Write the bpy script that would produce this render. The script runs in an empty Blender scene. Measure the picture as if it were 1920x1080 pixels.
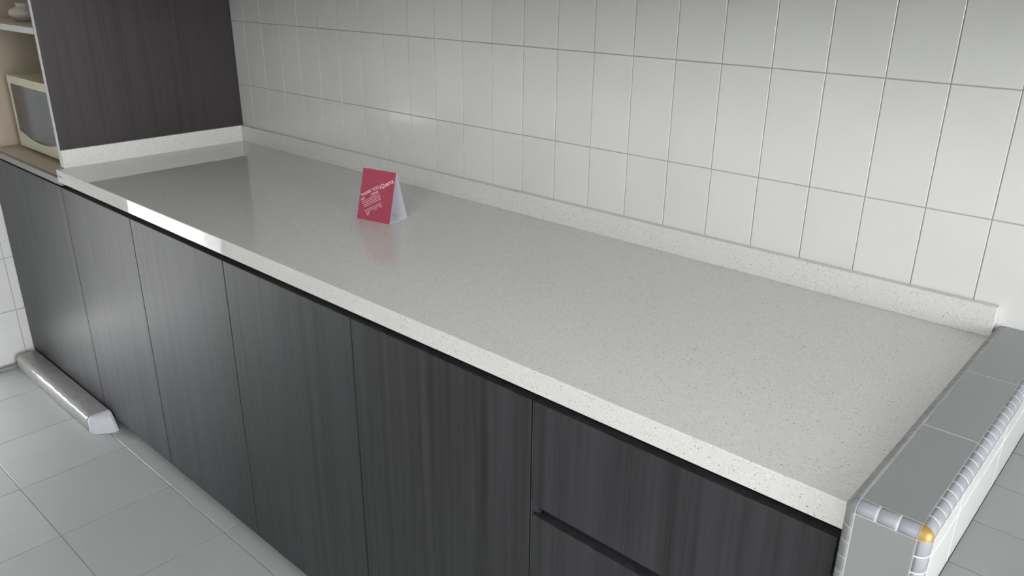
import bpy, bmesh, math, random
from mathutils import Vector, Matrix
random.seed(7)
scene = bpy.context.scene
C = scene.collection

# ------------------------------------------------------------------ camera
cam_d = bpy.data.cameras.new('camera'); cam = bpy.data.objects.new('camera', cam_d); C.objects.link(cam)
cam_d.sensor_width = 36.0; cam_d.lens = 1505.626 / 1920 * 36.0; cam_d.clip_start = 0.01
right = Vector((0.73891, 0.673757, 0.00793)); down = Vector((0.253831, -0.267436, -0.929542)); fwd = Vector((-0.624165, 0.68886, -0.368632))
m = Matrix.Identity(4)
for i in range(3):
    m[i][0] = right[i]; m[i][1] = -down[i]; m[i][2] = -fwd[i]
m.translation = (0.260394, -1.422479, 1.39888)
cam.matrix_world = m
scene.camera = cam

# ------------------------------------------------------------------ sky, daylight openings, exposure
RX0, RX1, RY0, ZC = -2.92, 3.40, -2.20, 2.50         # room: left wall, right wall, wall behind the camera, ceiling
WIN_R = (-2.05, -0.20, 0.05, 2.40)                    # glazed door opening in the right wall: y0, y1, z0, z1
GLINT_GAP_L = (-1.02, -0.80, 0.0, 0.125)                   # unseen low gap in the left wall, added to put a highlight on the package
DOOR_L = (-1.44, -1.02, 0.0, 0.74)                    # low opening in the left wall
WIN_F = (-0.30, 0.32, 1.50, 2.42)                     # window behind the camera: x0, x1, z0, z1
world = bpy.data.worlds.new('overcast_sky'); scene.world = world; world.use_nodes = True
bg = world.node_tree.nodes['Background']
bg.inputs[0].default_value = (0.955, 0.965, 1.0, 1); bg.inputs[1].default_value = 6.0
def portal(name, loc, rot, sx, sy):
    l = bpy.data.lights.new(name, 'AREA'); l.shape = 'RECTANGLE'; l.size = sx; l.size_y = sy
    l.cycles.is_portal = True
    o = bpy.data.objects.new(name, l); C.objects.link(o); o.location = loc; o.rotation_euler = rot
portal('window_portal', (RX1 + .06, (WIN_R[0]+WIN_R[1])/2, (WIN_R[2]+WIN_R[3])/2), (0, math.radians(90), 0), WIN_R[3]-WIN_R[2], WIN_R[1]-WIN_R[0])
portal('doorway_portal', (RX0 - .06, (DOOR_L[0]+DOOR_L[1])/2, (DOOR_L[2]+DOOR_L[3])/2), (0, math.radians(-90), 0), DOOR_L[3]-DOOR_L[2], DOOR_L[1]-DOOR_L[0])
portal('front_window_portal', ((WIN_F[0]+WIN_F[1])/2, RY0 - .06, (WIN_F[2]+WIN_F[3])/2), (math.radians(90), 0, 0), WIN_F[1]-WIN_F[0], WIN_F[3]-WIN_F[2])
portal('low_opening_portal', (RX0 - .06, (GLINT_GAP_L[0]+GLINT_GAP_L[1])/2, GLINT_GAP_L[3]/2), (0, math.radians(-90), 0), GLINT_GAP_L[3], GLINT_GAP_L[1]-GLINT_GAP_L[0])
vs = scene.view_settings
vs.view_transform = 'Standard'; vs.look = 'None'; vs.gamma = 1.0; vs.use_curve_mapping = False
vs.exposure = 1.34

# ------------------------------------------------------------------ materials
def new_mat(name):
    mt = bpy.data.materials.new(name); mt.use_nodes = True
    nt = mt.node_tree; b = nt.nodes['Principled BSDF']
    return mt, nt, b
def node(nt, t, **kw):
    n = nt.nodes.new(t)
    for k, v in kw.items(): setattr(n, k, v)
    return n
def pos(nt, scale):
    g = node(nt, 'ShaderNodeNewGeometry'); mp = node(nt, 'ShaderNodeMapping')
    mp.inputs['Scale'].default_value = scale
    nt.links.new(g.outputs['Position'], mp.inputs['Vector']); return mp.outputs['Vector']
def mixc(nt, a, b, fac):
    mx = node(nt, 'ShaderNodeMix', data_type='RGBA')
    for s, v in ((6, a), (7, b), (0, fac)):
        if hasattr(v, 'links'): nt.links.new(v, mx.inputs[s])
        elif isinstance(v, (int, float)): mx.inputs[s].default_value = v
        else: mx.inputs[s].default_value = (*v, 1)
    return mx.outputs[2]
def ramp(nt, val, stops):
    r = node(nt, 'ShaderNodeValToRGB'); nt.links.new(val, r.inputs[0])
    while len(r.color_ramp.elements) < len(stops): r.color_ramp.elements.new(0.5)
    for e, (p, c) in zip(r.color_ramp.elements, stops):
        e.position = p; e.color = (c, c, c, 1) if isinstance(c, (int, float)) else (*c, 1)
    return r.outputs[0]
def noise(nt, vec, scale, detail=3, rough=.5):
    n = node(nt, 'ShaderNodeTexNoise'); n.inputs['Scale'].default_value = scale
    n.inputs['Detail'].default_value = detail; n.inputs['Roughness'].default_value = rough
    nt.links.new(vec, n.inputs['Vector']); return n.outputs['Fac']
def bump(nt, b, h, strength, dist):
    bp = node(nt, 'ShaderNodeBump'); bp.inputs['Strength'].default_value = strength; bp.inputs['Distance'].default_value = dist
    nt.links.new(h, bp.inputs['Height']); nt.links.new(bp.outputs[0], b.inputs['Normal'])
def plain(name, col, rough=.5, spec=.5, metal=0.0, vary=.06, vscale=30, bumpd=0.0):
    mt, nt, b = new_mat(name)
    v = pos(nt, (1, 1, 1)); n = noise(nt, v, vscale)
    c = mixc(nt, tuple(x*(1-vary) for x in col), tuple(min(1, x*(1+vary)) for x in col), n)
    nt.links.new(c, b.inputs['Base Color']); b.inputs['Roughness'].default_value = rough
    b.inputs['Specular IOR Level'].default_value = spec; b.inputs['Metallic'].default_value = metal
    if bumpd: bump(nt, b, n, .5, bumpd)
    return mt
def tile_mat(name, col, rough, vary=.035, wav=.0006, wscale=9):
    mt, nt, b = new_mat(name)
    oi = node(nt, 'ShaderNodeObjectInfo')
    c = mixc(nt, tuple(x*(1-vary) for x in col), tuple(min(1, x*(1+vary)) for x in col), oi.outputs['Random'])
    v = pos(nt, (1, 1, 1))
    c2 = mixc(nt, c, tuple(x*.93 for x in col), ramp(nt, noise(nt, v, 6, 4), [(.45, 0.0), (.75, .6)]))
    nt.links.new(c2, b.inputs['Base Color']); b.inputs['Roughness'].default_value = rough
    bump(nt, b, noise(nt, v, wscale, 2), .35, wav)
    return mt
def quartz():
    mt, nt, b = new_mat('speckled_quartz')
    v = pos(nt, (1, 1, 1))
    base = mixc(nt, (.73, .725, .685), (.81, .805, .765), noise(nt, v, 60, 4, .7))
    fine = noise(nt, v, 420, 2, .7)
    base = mixc(nt, base, (.60, .605, .55), ramp(nt, fine, [(.55, 0.0), (.72, .7)]))
    def flecks(scale, rad, frac, col, base):
        vo = node(nt, 'ShaderNodeTexVoronoi'); vo.inputs['Scale'].default_value = scale
        nt.links.new(v, vo.inputs['Vector'])
        d = ramp(nt, vo.outputs['Distance'], [(rad*.6, 1.0), (rad, 0.0)])
        sep = node(nt, 'ShaderNodeSeparateColor'); nt.links.new(vo.outputs['Color'], sep.inputs[0])
        k = node(nt, 'ShaderNodeMath', operation='LESS_THAN'); nt.links.new(sep.outputs[0], k.inputs[0]); k.inputs[1].default_value = frac
        mu = node(nt, 'ShaderNodeMath', operation='MULTIPLY'); nt.links.new(d, mu.inputs[0]); nt.links.new(k.outputs[0], mu.inputs[1])
        return mixc(nt, base, col, mu.outputs[0])
    base = flecks(300, .42, .30, (.86, .86, .82), base)
    base = flecks(330, .40, .14, (.50, .51, .44), base)
    base = flecks(200, .27, .10, (.36, .36, .30), base)
    nt.links.new(base, b.inputs['Base Color'])
    b.inputs['Roughness'].default_value = .035; b.inputs['Specular IOR Level'].default_value = .5
    return mt
def laminate(name, dark, light, rough):
    mt, nt, b = new_mat(name)
    v = pos(nt, (60, 60, 1.1)); n1 = noise(nt, v, 1.0, 6, .65)
    v2 = pos(nt, (230, 230, 3.0)); n2 = noise(nt, v2, 1.0, 4, .6)
    v3 = pos(nt, (9, 9, .25)); n3 = noise(nt, v3, 1.0, 2, .5)
    a = node(nt, 'ShaderNodeMath', operation='MULTIPLY_ADD'); nt.links.new(n2, a.inputs[0]); a.inputs[1].default_value = .45; nt.links.new(n1, a.inputs[2])
    a2 = node(nt, 'ShaderNodeMath', operation='MULTIPLY_ADD'); nt.links.new(n3, a2.inputs[0]); a2.inputs[1].default_value = .35; nt.links.new(a.outputs[0], a2.inputs[2])
    f = ramp(nt, a2.outputs[0], [(.62, 0.0), (1.12, 1.0)])
    nt.links.new(mixc(nt, dark, light, f), b.inputs['Base Color'])
    b.inputs['Roughness'].default_value = rough; b.inputs['Specular IOR Level'].default_value = .45
    bump(nt, b, n2, .15, .0004)
    return mt
def oak():
    mt, nt, b = new_mat('pale_oak_laminate')
    v = pos(nt, (40, 40, 2)); n = noise(nt, v, 1.0, 5, .6)
    nt.links.new(mixc(nt, (.50, .42, .33), (.62, .53, .42), n), b.inputs['Base Color']); b.inputs['Roughness'].default_value = .5
    return mt
def wrap():
    mt, nt, b = new_mat('clear_plastic_wrap')
    v = pos(nt, (25, 90, 90)); n = noise(nt, v, 1.0, 5, .6)
    nt.links.new(mixc(nt, (.24, .24, .23), (.38, .38, .365), n), b.inputs['Base Color'])
    b.inputs['Roughness'].default_value = .09
    bump(nt, b, n, .35, .003)
    return mt
M = {}
M['tile'] = tile_mat('white_wall_tile', (.79, .792, .765), .14, .015)
M['wall_grout'] = plain('wall_grout', (.47, .47, .44), .7)
M['floor_tile'] = tile_mat('grey_floor_tile', (.48, .50, .485), .33, .03, .0003, 20)
M['floor_grout'] = plain('floor_grout', (.26, .26, .25), .85)
M['grey_tile'] = tile_mat('grey_ledge_tile', (.29, .302, .296), .3, .02, .0003, 20)
M['edge_tile'] = tile_mat('lavender_grey_edge_tile', (.34, .34, .375), .38, .07, .0002, 40)
M['shaded_edge'] = tile_mat('shaded_grey_edge_tile', (.27, .275, .275), .25, .05, .0002, 40)  # greyer and darker than the other edges: shadow side put into the colour
M['white_grout'] = plain('white_cement', (.70, .70, .68), .85, bumpd=.001)
M['gold'] = plain('gold_paint', (.42, .27, .075), .35, .6, .25, .1, 60)
M['quartz'] = quartz()
M['wood'] = laminate('dark_wood_laminate', (.013, .013, .014), (.045, .044, .047), .43)
M['wood_brown'] = laminate('brown_black_wood_laminate', (.022, .019, .019), (.048, .041, .040), .45)
M['oak'] = oak()
M['white_edge'] = plain('white_edge_band', (.62, .61, .62), .4)
M['rail_grey'] = plain('grey_edge_rail', (.27, .255, .245), .4)
M['black'] = plain('black_channel', (.018, .018, .022), .4)
M['carcass'] = plain('dark_carcass', (.03, .03, .032), .6)
M['red_card'] = plain('red_card', (.42, .07, .11), .55, .25, vary=.03)
M['white_card'] = plain('white_card', (.90, .89, .95), .6, vary=.02)
def paper():
    mt, nt, b = new_mat('thin_white_paper')
    b.inputs['Base Color'].default_value = (.88, .87, .93, 1); b.inputs['Roughness'].default_value = .7
    n = noise(nt, pos(nt, (1, 1, 1)), 900); nt.links.new(mixc(nt, (.86, .85, .91), (.90, .89, .95), n), b.inputs['Base Color'])
    tr = node(nt, 'ShaderNodeBsdfTranslucent'); tr.inputs[0].default_value = (.93, .92, .97, 1)
    mx = node(nt, 'ShaderNodeMixShader'); mx.inputs[0].default_value = .45
    out = nt.nodes['Material Output']; nt.links.new(b.outputs[0], mx.inputs[1]); nt.links.new(tr.outputs[0], mx.inputs[2]); nt.links.new(mx.outputs[0], out.inputs[0])
    return mt
M['paper'] = paper()
M['print'] = plain('pale_pink_print', (.88, .60, .66), .6, vary=.05)
M['logo_grey'] = plain('grey_logo_print', (.16, .17, .16), .6)
M['cream'] = plain('cream_plastic', (.68, .65, .47), .35, vary=.03)
M['mw_glass'] = plain('dark_oven_glass', (.035, .04, .05), .12, .6)
M['mw_panel'] = plain('grey_control_panel', (.30, .30, .27), .4)
M['ceramic'] = plain('cream_ceramic', (.52, .49, .42), .22, .5, vary=.05)
M['wrap'] = wrap()
M['foam'] = plain('white_foam', (.60, .60, .63), .6)
M['paint'] = plain('white_paint', (.88, .88, .865), .7)
M['skirt'] = plain('grey_skirting', (.32, .32, .33), .4)
M['ground'] = plain('outside_paving', (.40, .40, .385), .9)
M['frame_metal'] = plain('window_frame_aluminium', (.55, .55, .55), .4, .5, .6)

# ------------------------------------------------------------------ helpers
def link(o, parent=None):
    C.objects.link(o)
    if parent is not None: o.parent = parent
    return o
def finish(name, bm, mat, parent=None, smooth=False, local=False):
    if parent is not None and not local:
        bmesh.ops.translate(bm, verts=bm.verts, vec=-parent.location)
    bmesh.ops.recalc_face_normals(bm, faces=bm.faces)
    me = bpy.data.meshes.new(name); bm.to_mesh(me); bm.free()
    if mat is not None: me.materials.append(mat)
    if smooth:
        for p in me.polygons: p.use_smooth = True
    return link(bpy.data.objects.new(name, me), parent)
def add_box(bm, x0, x1, y0, y1, z0, z1, bevel=0.0, seg=1):
    r = bmesh.ops.create_cube(bm, size=1.0)
    vs_ = r['verts']
    for v in vs_:
        v.co = Vector((x0 + (v.co.x+.5)*(x1-x0), y0 + (v.co.y+.5)*(y1-y0), z0 + (v.co.z+.5)*(z1-z0)))
    if bevel > 0:
        es = list({e for v in vs_ for e in v.link_edges})
        bmesh.ops.bevel(bm, geom=es, offset=bevel, segments=seg, affect='EDGES', profile=.5)
def box(name, x0, x1, y0, y1, z0, z1, mat, parent=None, bevel=0.0, seg=1, local=False, smooth=False):
    bm = bmesh.new(); add_box(bm, x0, x1, y0, y1, z0, z1, bevel, seg)
    return finish(name, bm, mat, parent, smooth, local)
def boxes(name, lst, mat, parent=None, bevel=0.0):
    bm = bmesh.new()
    for b in lst: add_box(bm, *b, bevel)
    return finish(name, bm, mat, parent)
def thing(name, label, cat, loc=(0, 0, 0), rotz=0.0, group=None):
    o = bpy.data.objects.new(name, None); o.empty_display_size = .05; C.objects.link(o)
    o.location = loc; o.rotation_euler = (0, 0, rotz)
    o['label'] = label; o['category'] = cat
    if group: o['group'] = group
    return o
def structure(o): o['kind'] = 'structure'; return o
def prism_mesh(x, y, z, bevel):
    bm = bmesh.new(); add_box(bm, -x/2, x/2, -y/2, y/2, -z/2, z/2, bevel)
    me = bpy.data.meshes.new('tile'); bmesh.ops.recalc_face_normals(bm, faces=bm.faces); bm.to_mesh(me); bm.free(); return me
_cache = {}
def tile(name, x0, x1, y0, y1, z0, z1, mat, parent, bevel=.0008, tilt=0.0):
    k = (round(x1-x0, 4), round(y1-y0, 4), round(z1-z0, 4), bevel, mat.name)
    if k not in _cache:
        me = prism_mesh(x1-x0, y1-y0, z1-z0, bevel); me.materials.append(mat); _cache[k] = me
    o = bpy.data.objects.new(name, _cache[k]); link(o, parent)
    o.location = Vector(((x0+x1)/2, (y0+y1)/2, (z0+z1)/2)) - (parent.location if parent else Vector())
    if tilt: o.rotation_euler = [random.gauss(0, tilt) for _ in range(3)]
    return o
def lathe(bm, prof, cx, cy, cz, n=40):
    rings = []
    for r, z in prof:
        if r < 1e-6: rings.append([bm.verts.new((cx, cy, cz+z))])
        else: rings.append([bm.verts.new((cx+r*math.cos(2*math.pi*i/n), cy+r*math.sin(2*math.pi*i/n), cz+z)) for i in range(n)])
    for a, b in zip(rings, rings[1:]):
        for i in range(n):
            j = (i+1) % n
            if len(a) == 1 and len(b) == 1: continue
            if len(a) == 1: bm.faces.new((a[0], b[j], b[i]))
            elif len(b) == 1: bm.faces.new((a[i], a[j], b[0]))
            else: bm.faces.new((a[i], a[j], b[j], b[i]))
def text_mesh(body, size, depth=.0001, bold=0.0):
    cu = bpy.data.curves.new('lettering', 'FONT'); cu.body = body; cu.size = size; cu.extrude = depth; cu.offset = size*bold; cu.resolution_u = 3
    o = bpy.data.objects.new('lettering_curve', cu); C.objects.link(o)
    dg = bpy.context.evaluated_depsgraph_get(); me = bpy.data.meshes.new_from_object(o.evaluated_get(dg))
    bpy.data.objects.remove(o); bpy.data.curves.remove(cu)
    return me

ZT, ZB = .8469, .8092            # worktop top and bottom
YF, YD = -.614, -.608            # worktop front, door fronts
GX = .041                        # left face of the half wall

# ================================================================== the room
T, TH = .100, .2020
wall_back = structure(box('wall_back', RX0, RX1, .0022, .12, 0, ZC, M['wall_grout']))
zrows = [1.035 + (k-1)*TH for k in range(4)]          # four rows from behind the worktop up
for zr in zrows:
    for i in range(-6, 24):
        x1 = -i*T; x0 = x1 - T
        tile('tile', x0+.0009, x1-.0009, 0.0, .006, zr+.0009, zr+TH-.0009, M['tile'], wall_back, .0007, .0008)
rest = []
z = zrows[-1] + TH
while z < ZC - .02:
    for i in range(-34, 24): rest.append((-i*T-T+.0009, -i*T-.0009, 0.0, .006, z+.0009, min(z+TH, ZC)-.0009))
    z += TH
for zr in zrows:
    for i in range(-34, -6): rest.append((-i*T-T+.0009, -i*T-.0009, 0.0, .006, zr+.0009, zr+TH-.0009))
for k in range(1, 5):
    for i in range(-34, -1): rest.append((-i*T-T+.0009, -i*T-.0009, 0.0, .006, max(0, zrows[0]-k*TH)+.0009, zrows[0]-(k-1)*TH-.0009))
o = boxes('upper_tile_field', rest, M['tile'], wall_back, .0007); o['kind'] = 'stuff'

floor = structure(box('floor', RX0-.1, RX1, RY0, .12, -.08, -.002, M['floor_grout']))
S, FX, FY = .3, -1.777, -.639
for i in range(-5, 18):
    for j in range(-1, 10):
        x0, x1 = FX+i*S, FX+(i+1)*S; y1, y0 = FY-j*S, FY-(j+1)*S
        x0, x1 = max(x0, RX0+.012), min(x1, RX1)
        if x1-x0 < .02 or y1 < RY0: continue
        tile('tile', x0+.001, x1-.001, max(y0, RY0)+.001, y1-.001, -.012, 0.0, M['floor_tile'], floor, .0008)
ceiling = structure(box('ceiling', RX0-.1, RX1+.1, RY0-.1, .12, ZC, ZC+.1, M['paint']))
d0, d1, dz0, dz1 = DOOR_L
wall_left = structure(boxes('wall_left', [(RX0-.12, RX0-.004, GLINT_GAP_L[1], .12, -.05, ZC), (RX0-.12, RX0-.004, d1, GLINT_GAP_L[1], GLINT_GAP_L[3], ZC), (RX0-.12, RX0-.004, RY0, d0, -.05, ZC), (RX0-.12, RX0-.004, d0, d1, dz1, ZC)], M['wall_grout']))
# white tiles on the short stretch of left wall beside the cabinets
TL = .2
zl = .018
while zl < ZC-.05:
    tile('tile', RX0-.004, RX0, -.636+.001, YD+.06, zl+.001, min(zl+TL, ZC)-.001, M['tile'], wall_left)
    for y0, y1 in ((GLINT_GAP_L[1], -.636), (d1, GLINT_GAP_L[1])):
        tile('tile', RX0-.004, RX0, y0+.001, y1-.001, (GLINT_GAP_L[3] if y0 == d1 and zl < .1 else zl)+.001, min(zl+TL, ZC)-.001, M['tile'], wall_left)
    zl += TL
lrest = []
zl = .018
while zl < ZC-.05:
    y = d0
    while y > RY0:
        lrest.append((RX0-.004, RX0, max(y-TL, RY0)+.001, y-.001, zl+.001, min(zl+TL, ZC)-.001)); y -= TL
    zl += TL
o = boxes('tile_field', lrest, M['tile'], wall_left); o['kind'] = 'stuff'
structure(box('baseboard_left', RX0-.004, RX0+.012, GLINT_GAP_L[1], -.62, 0, .012, M['skirt']))
structure(boxes('trim_1', [(RX0-.14, RX0+.012, d1-.03, d1, GLINT_GAP_L[3], dz1), (RX0-.14, RX0+.012, d0, d0+.03, 0, dz1), (RX0-.14, RX0+.012, d0, d1, dz1-.03, dz1)], M['frame_metal']))
f0, f1, fz0, fz1 = WIN_F
structure(boxes('wall_front', [(RX0-.12, f0, RY0-.12, RY0, -.05, ZC), (f1, RX1+.12, RY0-.12, RY0, -.05, ZC), (f0, f1, RY0-.12, RY0, -.05, fz0), (f0, f1, RY0-.12, RY0, fz1, ZC)], M['paint']))
fw = (f1-f0)/3
structure(boxes('window_2', [(f0, f1, RY0-.06, RY0-.02, fz0, fz0+.04), (f0, f1, RY0-.06, RY0-.02, fz1-.04, fz1)] + [(f0+fw*k-.02*(k > 0)-.02*(k == 3), f0+fw*k+.02+.02*(k == 0), RY0-.06, RY0-.02, fz0+.04, fz1-.04) for k in range(4)], M['frame_metal']))
shade_cab = structure(box('unseen_shade_cabinet', -2.27, RX1, -.532, -.001, 1.403, ZC-.001, M['wood_brown']))  # unseen wall cabinet run, added to shade the upper tiles
for k in range(12):
    xk = -2.27 + k*.4725
    box('panel', xk+.0015, min(xk+.471, RX1), -.550, -.5325, 1.403, ZC-.004, M['wood_brown'], shade_cab, .001)
w0, w1, wz0, wz1 = WIN_R
structure(boxes('wall_right', [(RX1, RX1+.12, w1, .12, -.05, ZC), (RX1, RX1+.12, RY0, w0, -.05, ZC), (RX1, RX1+.12, w0, w1, -.05, wz0), (RX1, RX1+.12, w0, w1, wz1, ZC)], M['paint']))
wm = (w0+w1)/2
win = structure(boxes('window_1', [(RX1+.02, RX1+.06, w0, w1, wz0, wz0+.04), (RX1+.02, RX1+.06, w0, w1, wz1-.04, wz1), (RX1+.02, RX1+.06, w0, w0+.04, wz0+.04, wz1-.04), (RX1+.02, RX1+.06, w1-.04, w1, wz0+.04, wz1-.04), (RX1+.02, RX1+.06, wm-.025, wm+.025, wz0+.04, wz1-.04)], M['frame_metal']))
gr = structure(box('ground', -30, 30, -30, 30, -.5, -.3, M['ground']))

# ================================================================== base cabinets
DZ0, DZ1 = .038, .791
DX = [RX0+.003, -2.276, -1.820, -1.351, -.8855, -.4345, .0340]
def door(parent, x0, x1):
    d = box('door', x0+.0012, x1-.0012, YD, YD+.018, DZ0, DZ1, M['wood'], parent, .0012, 2)
    return d
def cabinet(label, xs):
    t = thing('kitchen_cabinet', label, 'cabinet', ((xs[0]+xs[-1])/2, -.3, 0), group='dark wood base cabinets under the worktop')
    box('body', xs[0]+.001, xs[-1]-.001, YD+.020, -.02, .08, DZ1-.004, M['carcass'], t)
    box('plinth', xs[0]+.001, xs[-1]-.001, YD+.055, YD+.07, .001, .08, M['carcass'], t)
    box('finger_channel', xs[0]+.001, xs[-1]-.001, YD+.022, YD+.034, DZ1-.004, ZB-.0005 if xs[0] > -2.5 else .795, M['black'], t)
    for a, b in zip(xs, xs[1:]): door(t, a, b)
    return t
cabinet('wide dark wood base cabinet below the open shelves, in the corner by white tiles', [DX[0], DX[1]])
cabinet('dark wood two door base cabinet next to the corner, behind the wrapped package', [DX[1], DX[2], DX[3]])
cabinet('dark wood two door base cabinet in the middle, between package and drawers', [DX[3], DX[4], DX[5]])
t = thing('drawer_cabinet', 'dark wood base cabinet with stacked drawers beside the half wall', 'cabinet', ((DX[5]+DX[6])/2, -.3, 0), group='dark wood base cabinets under the worktop')
xa, xb = DX[5], DX[6]
box('body', xa+.001, xb-.001, YD+.026, -.02, .08, DZ1-.004, M['carcass'], t)
box('plinth', xa+.001, xb-.001, YD+.055, YD+.07, .001, .08, M['carcass'], t)
box('finger_channel', xa+.001, xb-.001, YD+.022, YD+.034, DZ1-.004, ZB-.0005, M['black'], t)
box('side_strip', xa+.0012, xa+.0035, YD, YD+.02, DZ0, DZ1, M['wood'], t, .0008)
for z0, z1 in ((.604, DZ1), (.325, .584), (DZ0, .305)):
    d = box('drawer', xa+.0045, xb-.0012, YD, YD+.018, z0, z1, M['wood'], t, .0012, 2)
    if z0 > .1:
        g = box('grip_channel', xa+.018, xb-.0012, YD+.014, YD+.024, z0-.020, z0+.004, M['black'], d, local=True)
        for v in g.data.vertices: v.co -= t.location
        e = box('channel_end', xa+.0045, xa+.018, YD+.002, YD+.02, z0-.012, z0-.0005, M['wood'], d, local=True)
        for v in e.data.vertices: v.co -= t.location

# ================================================================== worktop
wt = thing('quartz_worktop', 'long pale speckled quartz worktop with a low upstand along the tiled wall', 'worktop', (-1.1, -.3, ZB))
XL0 = -2.270
bm = bmesh.new(); add_box(bm, XL0, GX-.0004, YF, -.0005, ZB, ZT, .0016, 3); finish('slab', bm, M['quartz'], wt)
box('upstand', -2.2627, GX-.0006, -.0163, -.0005, ZT, .8993, M['quartz'], wt, .0012, 2)
box('upstand', -2.2745, -2.2629, -.592, -.0005, ZT, .8993, M['quartz'], wt, .001, 2)
lm = text_mesh('iQuartz', .0105)
lm.materials.append(M['logo_grey'])
o = bpy.data.objects.new('lettering', lm); link(o, wt)
o.rotation_euler = (math.radians(90), 0, 0); o.location = Vector((-2.2630, YF-.0001, .8265)) - wt.location
o['label'] = 'small grey maker name on the worktop edge'

# ================================================================== open shelf unit
PX0, PX1 = -2.290, -2.2747
su = thing('open_shelf_unit', 'tall open shelf unit with a dark wood side and pale oak inside', 'shelf unit', (-2.6, -.3, .797))
PZ = .8475
sp = box('side_panel', PX0, PX1, -.5905, -.001, PZ, 2.30, M['wood_brown'], su)
box('edge_band', PX0, PX1, -.592, -.5905, PZ, 2.30, M['white_edge'], sp, local=True)
for v in sp.children[0].data.vertices: v.co -= su.location
box('base_board', RX0+.002, PX0-.0005, -.592, -.001, .798, .816, M['oak'], su, .0006)
box('front_rail', RX0+.002, XL0-.001, -.606, -.5925, .7955, .8155, M['rail_grey'], su, .0006)
box('side_panel', RX0+.002, RX0+.020, -.590, -.001, .8165, 2.30, M['oak'], su)
box('inner_lining', PX0-.004, PX0-.0002, -.590, -.001, .8165, 2.30, M['wood_brown'], su)
box('back_panel', RX0+.021, PX0-.005, -.012, -.001, .8165, 2.30, M['wood_brown'], su)  # back and lining both made dark to deepen the shade inside the unit
for zs in (1.2205, 1.62, 2.02):
    s = box('shelf', RX0+.021, PX0-.0045, -.5900, -.0125, zs, zs+.017, M['oak'], su)
    b = box('edge_band', RX0+.021, PX0-.0045, -.592, -.5901, zs, zs+.017, M['white_edge'], s, local=True)
    for v in b.data.vertices: v.co -= su.location
box('top_panel', RX0+.002, PX1, -.592, -.001, 2.3005, 2.32, M['wood_brown'], su)

# ================================================================== half wall
HZ, R = .8670, .0125
HX0, HX1, HY = GX, .1310, -.6385
hw = thing('half_wall', 'low tiled half wall with rounded edge pieces at the end of the worktop', 'wall', ((HX0+HX1)/2, -.32, 0))
box('cement_core', HX0+.0006, HX1-.0006, HY+.0006, -.0005, 0.0, HZ-.0006, M['white_grout'], hw, .0120, 6)
for y0, y1 in ((HY+R+.001, -.4155), (-.4138, -.2155), (-.2138, -.001)):
    tile('top_tile', HX0+R+.0008, HX1-R-.0008, y0, y1, HZ-.006, HZ, M['grey_tile'], hw)
zf = HZ-R-.001
for z0, z1 in ((zf-.2, zf), (zf-.4, zf-.202), (zf-.6, zf-.402), (.02, zf-.602)):
    tile('front_tile', HX0+R+.001, HX1-R-.001, HY, HY+.006, z0, z1, M['grey_tile'], hw)
# outer face: a narrow filler course over a course of tiles
PLZ = .7575
y = HY+R+.001
for y0, y1 in ((HY+R+.001, -.521), (-.519, -.321), (-.319, -.121), (-.119, -.001)):
    tile('side_tile', HX1-.006, HX1, y0, y1, PLZ+.0002, .828, M['tile'], hw)
    tile('side_strip_tile', HX1-.006, HX1, y0, y1, .8298, HZ-R-.001, M['tile'], hw)
def arc_piece(name, axis, p0, length, a0, mat, parent, r=R, n=5):
    """quarter round piece: centre line starts at p0 and runs along axis; a0 is the start angle of the arc"""
    bm = bmesh.new(); prof = []
    for k in range(n+1):
        a = math.radians(a0 + 90*k/n); prof.append((math.cos(a), math.sin(a)))
    ri = r-.004
    def pt(c, s, rr, l):
        if axis == 'y': return Vector((c*rr, l, s*rr))
        if axis == 'x': return Vector((l, c*rr, s*rr))
        return Vector((c*rr, s*rr, l))
    loops = []
    for l, sh in ((0, .0004), (.0010, 0), (length-.0010, 0), (length, .0004)):
        loops.append(([bm.verts.new(pt(c, s, r-sh, l)) for c, s in prof], [bm.verts.new(pt(c, s, ri, l)) for c, s in prof]))
    for (o0, i0), (o1, i1) in zip(loops, loops[1:]):
        for k in range(n):
            bm.faces.new((o0[k], o0[k+1], o1[k+1], o1[k])); bm.faces.new((i0[k], i0[k+1], i1[k+1], i1[k]))
        for k in (0, n): bm.faces.new((o0[k], i0[k], i1[k], o1[k]))
    for ol, il in (loops[0], loops[-1]):
        for k in range(n): bm.faces.new((ol[k], ol[k+1], il[k+1], il[k]))
    o = finish(name, bm, mat, parent, smooth=True, local=True)
    o.location = Vector(p0) - parent.location
    return o
def run(axis, start, count, pitch, a0, sign=1, mat='edge_tile', gap=.0021):
    first = None
    for k in range(count):
        p = Vector(start); i = 'xyz'.index(axis); p[i] += sign*pitch*k - (pitch if sign < 0 else 0) + .001
        if first is None: first = arc_piece('edge_tile', axis, p, pitch-gap, a0, M[mat], hw)
        else:
            o = bpy.data.objects.new('edge_tile', first.data); link(o, hw); o.location = p - hw.location
            o.rotation_euler = [random.gauss(0, .01) if 'xyz'[q] == axis else 0 for q in range(3)]
yS = HY+R
run('y', (HX1-R, yS, HZ-R), 30, .0208, 0)                      # outer top edge
run('y', (HX0+R, yS, HZ-R), 30, .0208, 90, 1, 'shaded_edge', .0007)                     # worktop side top edge
run('x', (HX0+R, yS, HZ-R), 3, (HX1-HX0-2*R)/3, 90)            # front top edge  (c -> y, s -> z)
run('z', (HX1-R, yS, HZ-R), 40, .0208, 270, -1)                # front vertical edges
run('z', (HX0+R, yS, HZ-R), 40, .0208, 180, -1, 'shaded_edge', .0011)
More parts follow.
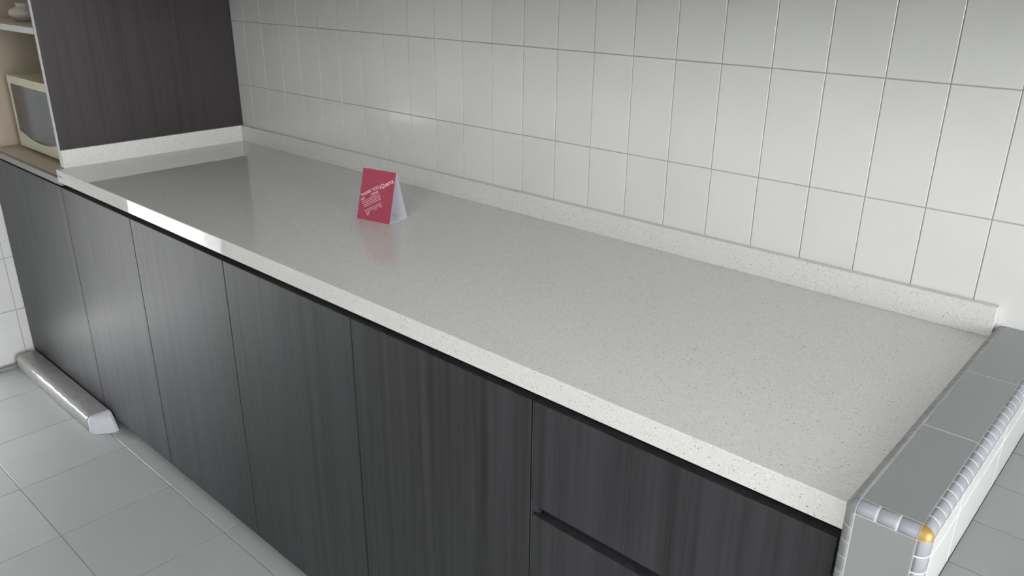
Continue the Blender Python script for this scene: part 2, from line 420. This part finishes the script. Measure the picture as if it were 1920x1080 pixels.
def corner(name, cx, mat, sx):
    bm = bmesh.new(); n = 6; r = R+.0004; g = []
    for a in range(n+1):
        th = math.pi/2*a/n; row = []
        for b in range(n+1):
            ph = math.pi/2*b/n
            row.append(bm.verts.new((sx*r*math.cos(th)*math.cos(ph), -r*math.cos(th)*math.sin(ph), r*math.sin(th))))
        g.append(row)
    for a in range(n):
        for b in range(n): bm.faces.new((g[a][b], g[a][b+1], g[a+1][b+1], g[a+1][b]))
    bmesh.ops.remove_doubles(bm, verts=bm.verts, dist=1e-6)
    o = finish(name, bm, mat, hw, smooth=True, local=True); o.location = Vector((cx, yS, HZ-R)) - hw.location
    return o
o = corner('corner_piece', HX1-R, M['gold'], 1); o['label'] = 'gold painted rounded corner piece'
o = corner('corner_piece', HX0+R, M['shaded_edge'], -1); o['label'] = 'grey rounded corner piece'

# ================================================================== lower tiled platform beyond the half wall
pf = thing('tiled_platform', 'grey tiled platform slightly lower than the worktop, beyond the half wall', 'platform', (.5, -.3, 0))
box('base', HX1+.0005, .95, -.62, -.0005, 0, PLZ-.002, M['floor_grout'], pf)
for ky in range(-1, 7):
    y1, y0 = -.0985-ky*.1037, -.0985-(ky+1)*.1037
    y1 = min(y1, -.001); y0 = max(y0, -.62)
    if y1-y0 < .01: continue
    for kx in range(5):
        x0, x1 = HX1+.0004+kx*.2, min(HX1+.199+kx*.2, .95)
        if x1-x0 < .01: continue
        tile('tile', x0, x1, y0+.0008, y1-.0008, PLZ-.008, PLZ, M['grey_tile'], pf)

# ================================================================== microwave on the base board
MX0, MX1, MY, MZ0, MZ1 = -2.820, -2.360, -.530, .829, 1.062
mw = thing('microwave_oven', 'cream microwave oven with a dark window, inside the open shelf unit', 'microwave', ((MX0+MX1)/2, -.37, .816))
box('body', MX0+.004, MX1-.004, MY+.03, MY+.34, MZ0, MZ1-.003, M['cream'], mw, .006, 2)
for fx in (MX0+.04, MX1-.04):
    for fy in (MY+.06, MY+.30):
        bm = bmesh.new(); lathe(bm, [(0, 0), (.012, 0), (.014, .0128), (0, .0128)], fx, fy, .8162, 16); finish('foot', bm, M['black'], mw)
xd = MX1-.07
# door: frame around a window whose lower edge bows downwards
bm = bmesh.new()
def P(x, z, y): return bm.verts.new((x, y, z))
n = 16; wx0, wx1 = MX0+.009, xd-.010
outer, inner = [], []
def win_edge():
    pts = [(wx0, MZ1-.026), (wx1, MZ1-.026)]
    low = [(wx1 + (wx0-wx1)*k/n, MZ0+.054 - .026*math.sin(math.pi*k/n)**.8) for k in range(n+1)]
    return pts, low
top, low = win_edge()
inn = top + low
out = [(MX0, MZ1), (xd, MZ1)] + [(xd + (MX0-xd)*k/n, MZ0) for k in range(n+1)]
fo = [P(x, z, MY) for x, z in out]; fi = [P(x, z, MY+.001) for x, z in inn]; fb = [P(x, z, MY+.0045) for x, z in inn]; bo = [P(x, z, MY+.03) for x, z in out]
N_ = len(out)
for k in range(N_):
    j = (k+1) % N_
    for a, b in ((fo, fi), (fi, fb), (bo, fo)):
        bm.faces.new((a[k], a[j], b[j], b[k]))
dr = finish('door', bm, M['cream'], mw)
bm = bmesh.new(); vs1 = [bm.verts.new((x, MY+.0035, z)) for x, z in inn]; vs2 = [bm.verts.new((x, MY+.008, z)) for x, z in inn]
bm.faces.new(vs1); bm.faces.new(vs2[::-1])
for k in range(N_): bm.faces.new((vs1[k], vs1[(k+1) % N_], vs2[(k+1) % N_], vs2[k]))
bmesh.ops.translate(bm, verts=bm.verts, vec=-mw.location)
finish('window', bm, M['mw_glass'], dr, local=True)
cp = box('control_panel', xd+.001, MX1, MY, MY+.03, MZ0, MZ1, M['cream'], mw, .003, 2)
for kz in (.17, .08):
    bm = bmesh.new(); lathe(bm, [(0, 0), (.022, 0), (.020, .016), (0, .018)], 0, 0, 0, 24)
    bmesh.ops.rotate(bm, verts=bm.verts, cent=(0, 0, 0), matrix=Matrix.Rotation(math.radians(90), 3, 'X'))
    bmesh.ops.translate(bm, verts=bm.verts, vec=Vector((xd+.036, MY, MZ0+kz)) - mw.location)
    finish('dial', bm, M['mw_panel'], cp, local=True)

# ================================================================== ceramic jar on the shelf
jx, jy, jz = -2.612, -.500, 1.2376
jar = thing('ceramic_jar', 'small squat cream ceramic jar with a short neck on the shelf above the microwave', 'jar', (jx, jy, jz))
bm = bmesh.new()
lathe(bm, [(0, 0), (.022, 0), (.028, .002), (.039, .010), (.0450, .017), (.0470, .024), (.0450, .031), (.039, .037), (.030, .041), (.0240, .043), (.0225, .046), (.0235, .052), (.0245, .054), (.021, .054), (.0195, .048), (.0195, .042), (0, .040)], jx, jy, jz, 48)
finish('body', bm, M['ceramic'], jar, smooth=True)
bm = bmesh.new(); lathe(bm, [(0, 0), (.0192, 0), (.0192, .003), (.010, .006), (0, .0065)], jx, jy, jz+.0475, 32)
finish('lid', bm, M['ceramic'], jar, smooth=True)

# ================================================================== tent card
card = thing('tent_card', 'small red folded tent card with white print standing on the worktop', 'card', (-1.2037, -.269, ZT+.0002), math.radians(11.6))
HW, HD, HH = .049, .0335, .1160
def slab(name, y_out, mat, th, off, parent):
    # slanted panel from the base edge y_out up to the ridge, thickness th towards the inside
    bm = bmesh.new(); s = 1 if y_out > 0 else -1
    nrm = Vector((0, s*HH, HD)).normalized()
    q = [Vector((-HW, y_out, 0)), Vector((HW, y_out, 0)), Vector((HW, 0, HH)), Vector((-HW, 0, HH))]
    a = [bm.verts.new(p - nrm*off) for p in q]; b = [bm.verts.new(p - nrm*(off+th)) for p in q]
    bm.faces.new(a); bm.faces.new(b[::-1])
    for k in range(4): bm.faces.new((a[k], a[(k+1) % 4], b[(k+1) % 4], b[k]))
    return finish(name, bm, mat, parent, local=True)
front = slab('front_panel', -HD, M['red_card'], .0003, 0, card)
back = slab('back_panel', HD, M['paper'], .0003, 0, card)
slab('inner_sheet', -HD, M['white_card'], .0003, .0003, card)
box('base_flap', -HW+.0005, HW, -HD+.001, HD-.001, .0001, .0004, M['white_card'], card, local=True)
# print on the front panel: s along the width, t up the slope
SL = math.hypot(HD, HH)
ex = Vector((1, 0, 0)); et = Vector((0, HD, HH)) / SL; en = ex.cross(et)
ang = math.radians(29)
du = ex*math.cos(ang) + et*math.sin(ang); dv = -ex*math.sin(ang) + et*math.cos(ang)
org = Vector((0, -HD, 0)) + ex*(-.0440) + et*.0513 + en*.00012
def lettering(body, along, perp, width, height, bold=.022):
    me = text_mesh(body, 1.0, 0.01, bold)
    xs = [v.co.x for v in me.vertices]; ys = [v.co.y for v in me.vertices]
    x0, x1, y0 = min(xs), max(xs), 0.0
    cap = max(ys)
    for v in me.vertices:
        p = org + du*(along + (v.co.x-x0)/(x1-x0)*width) + dv*(perp + v.co.y/cap*height) + en*(v.co.z*.004)
        v.co = p
    me.materials.append(M['print'])
    o = bpy.data.objects.new('lettering', me); link(o, front); return o
lettering('THANK YOU', 0, 0, .0555, .0072)
lettering('FOR', -.003, -.0083, .0125, .0048)
lettering('USING', .0295, -.0083, .0220, .0048)
lettering('iQuartz', .0590, -.0038, .0420, .0100)
bm = bmesh.new(); rnd = random.Random(3)
for k, (perp, a0, a1) in enumerate(((-.0128, -.002, .052), (-.0172, -.001, .052), (-.0216, .000, .053), (-.0260, .000, .052), (-.0350, -.001, .051), (-.0392, .000, .050), (-.0432, .001, .012), (-.0432, .026, .033), (-.0432, .044, .050), (-.0470, .002, .010))):
    a = a0
    while a < a1:
        w = rnd.uniform(.002, .006); w = min(w, a1-a)
        q = [org + du*a + dv*perp, org + du*(a+w) + dv*perp, org + du*(a+w) + dv*(perp+.0015), org + du*a + dv*(perp+.0015)]
        lo = [bm.verts.new(p) for p in q]; hi = [bm.verts.new(p + en*.00006) for p in q]
        bm.faces.new(hi)
        for z_ in range(4): bm.faces.new((lo[z_], lo[(z_+1) % 4], hi[(z_+1) % 4], hi[z_]))
        a += w + rnd.uniform(.0008, .0016)
finish('small_print', bm, M['print'], front, local=True)

# ================================================================== wrapped package on the floor
BX0, BX1, BY0, BY1, BZ = -2.880, -2.225, -.682, -.6105, .060
pk = thing('wrapped_package', 'long narrow plastic wrapped package lying on the floor against the cabinets', 'package', ((BX0+BX1)/2, (BY0+BY1)/2, 0.0005))
bm = bmesh.new(); n = 60
prof = [(BY0+.004, .0005), (BY0, .006), (BY0, .046), (BY0+.003, .053), (BY0+.009, .0585), (BY0+.016, BZ), (BY1-.004, BZ), (BY1, BZ-.004), (BY1, .004), (BY1-.004, .0005)]
rings = []
for k in range(n+1):
    x = BX0 + (BX1-.012-BX0)*k/n
    rings.append([bm.verts.new((x, y_ + (rnd.uniform(-.0006, .0012) if 0 < q < 5 else 0), max(.0005, z_ + (rnd.uniform(-.0010, .0006) if 2 < q < 7 else 0)))) for q, (y_, z_) in enumerate(prof)])
for a, b in zip(rings, rings[1:]):
    for q in range(len(prof)):
        r_ = (q+1) % len(prof); bm.faces.new((a[q], a[r_], b[r_], b[q]))
bm.faces.new(rings[0][::-1]); bm.faces.new(rings[-1])
finish('plastic_wrap', bm, M['wrap'], pk, smooth=True)
bm = bmesh.new()
c0 = (BY0+BY1)/2
e0 = [bm.verts.new((BX1-.0118, y_, z_)) for y_, z_ in prof]
e1 = [bm.verts.new((BX1-.002, c0+(y_-c0)*.97, .0005 + (z_-.0005)*.97)) for y_, z_ in prof]
e2 = [bm.verts.new((BX1+.004, c0+(y_-c0)*.74, .0005 + (z_-.0005)*.78)) for y_, z_ in prof]
for a, b in ((e0, e1), (e1, e2)):
    for q in range(len(prof)): bm.faces.new((a[q], a[(q+1) % len(prof)], b[(q+1) % len(prof)], b[q]))
bm.faces.new(e0[::-1]); bm.faces.new(e2)
for v in bm.verts:
    if v.co.x > BX1-.011: v.co.x += .045*((v.co.y-BY0)/(BY1-BY0))*(1-v.co.z/BZ)
finish('foam_end', bm, M['foam'], pk)
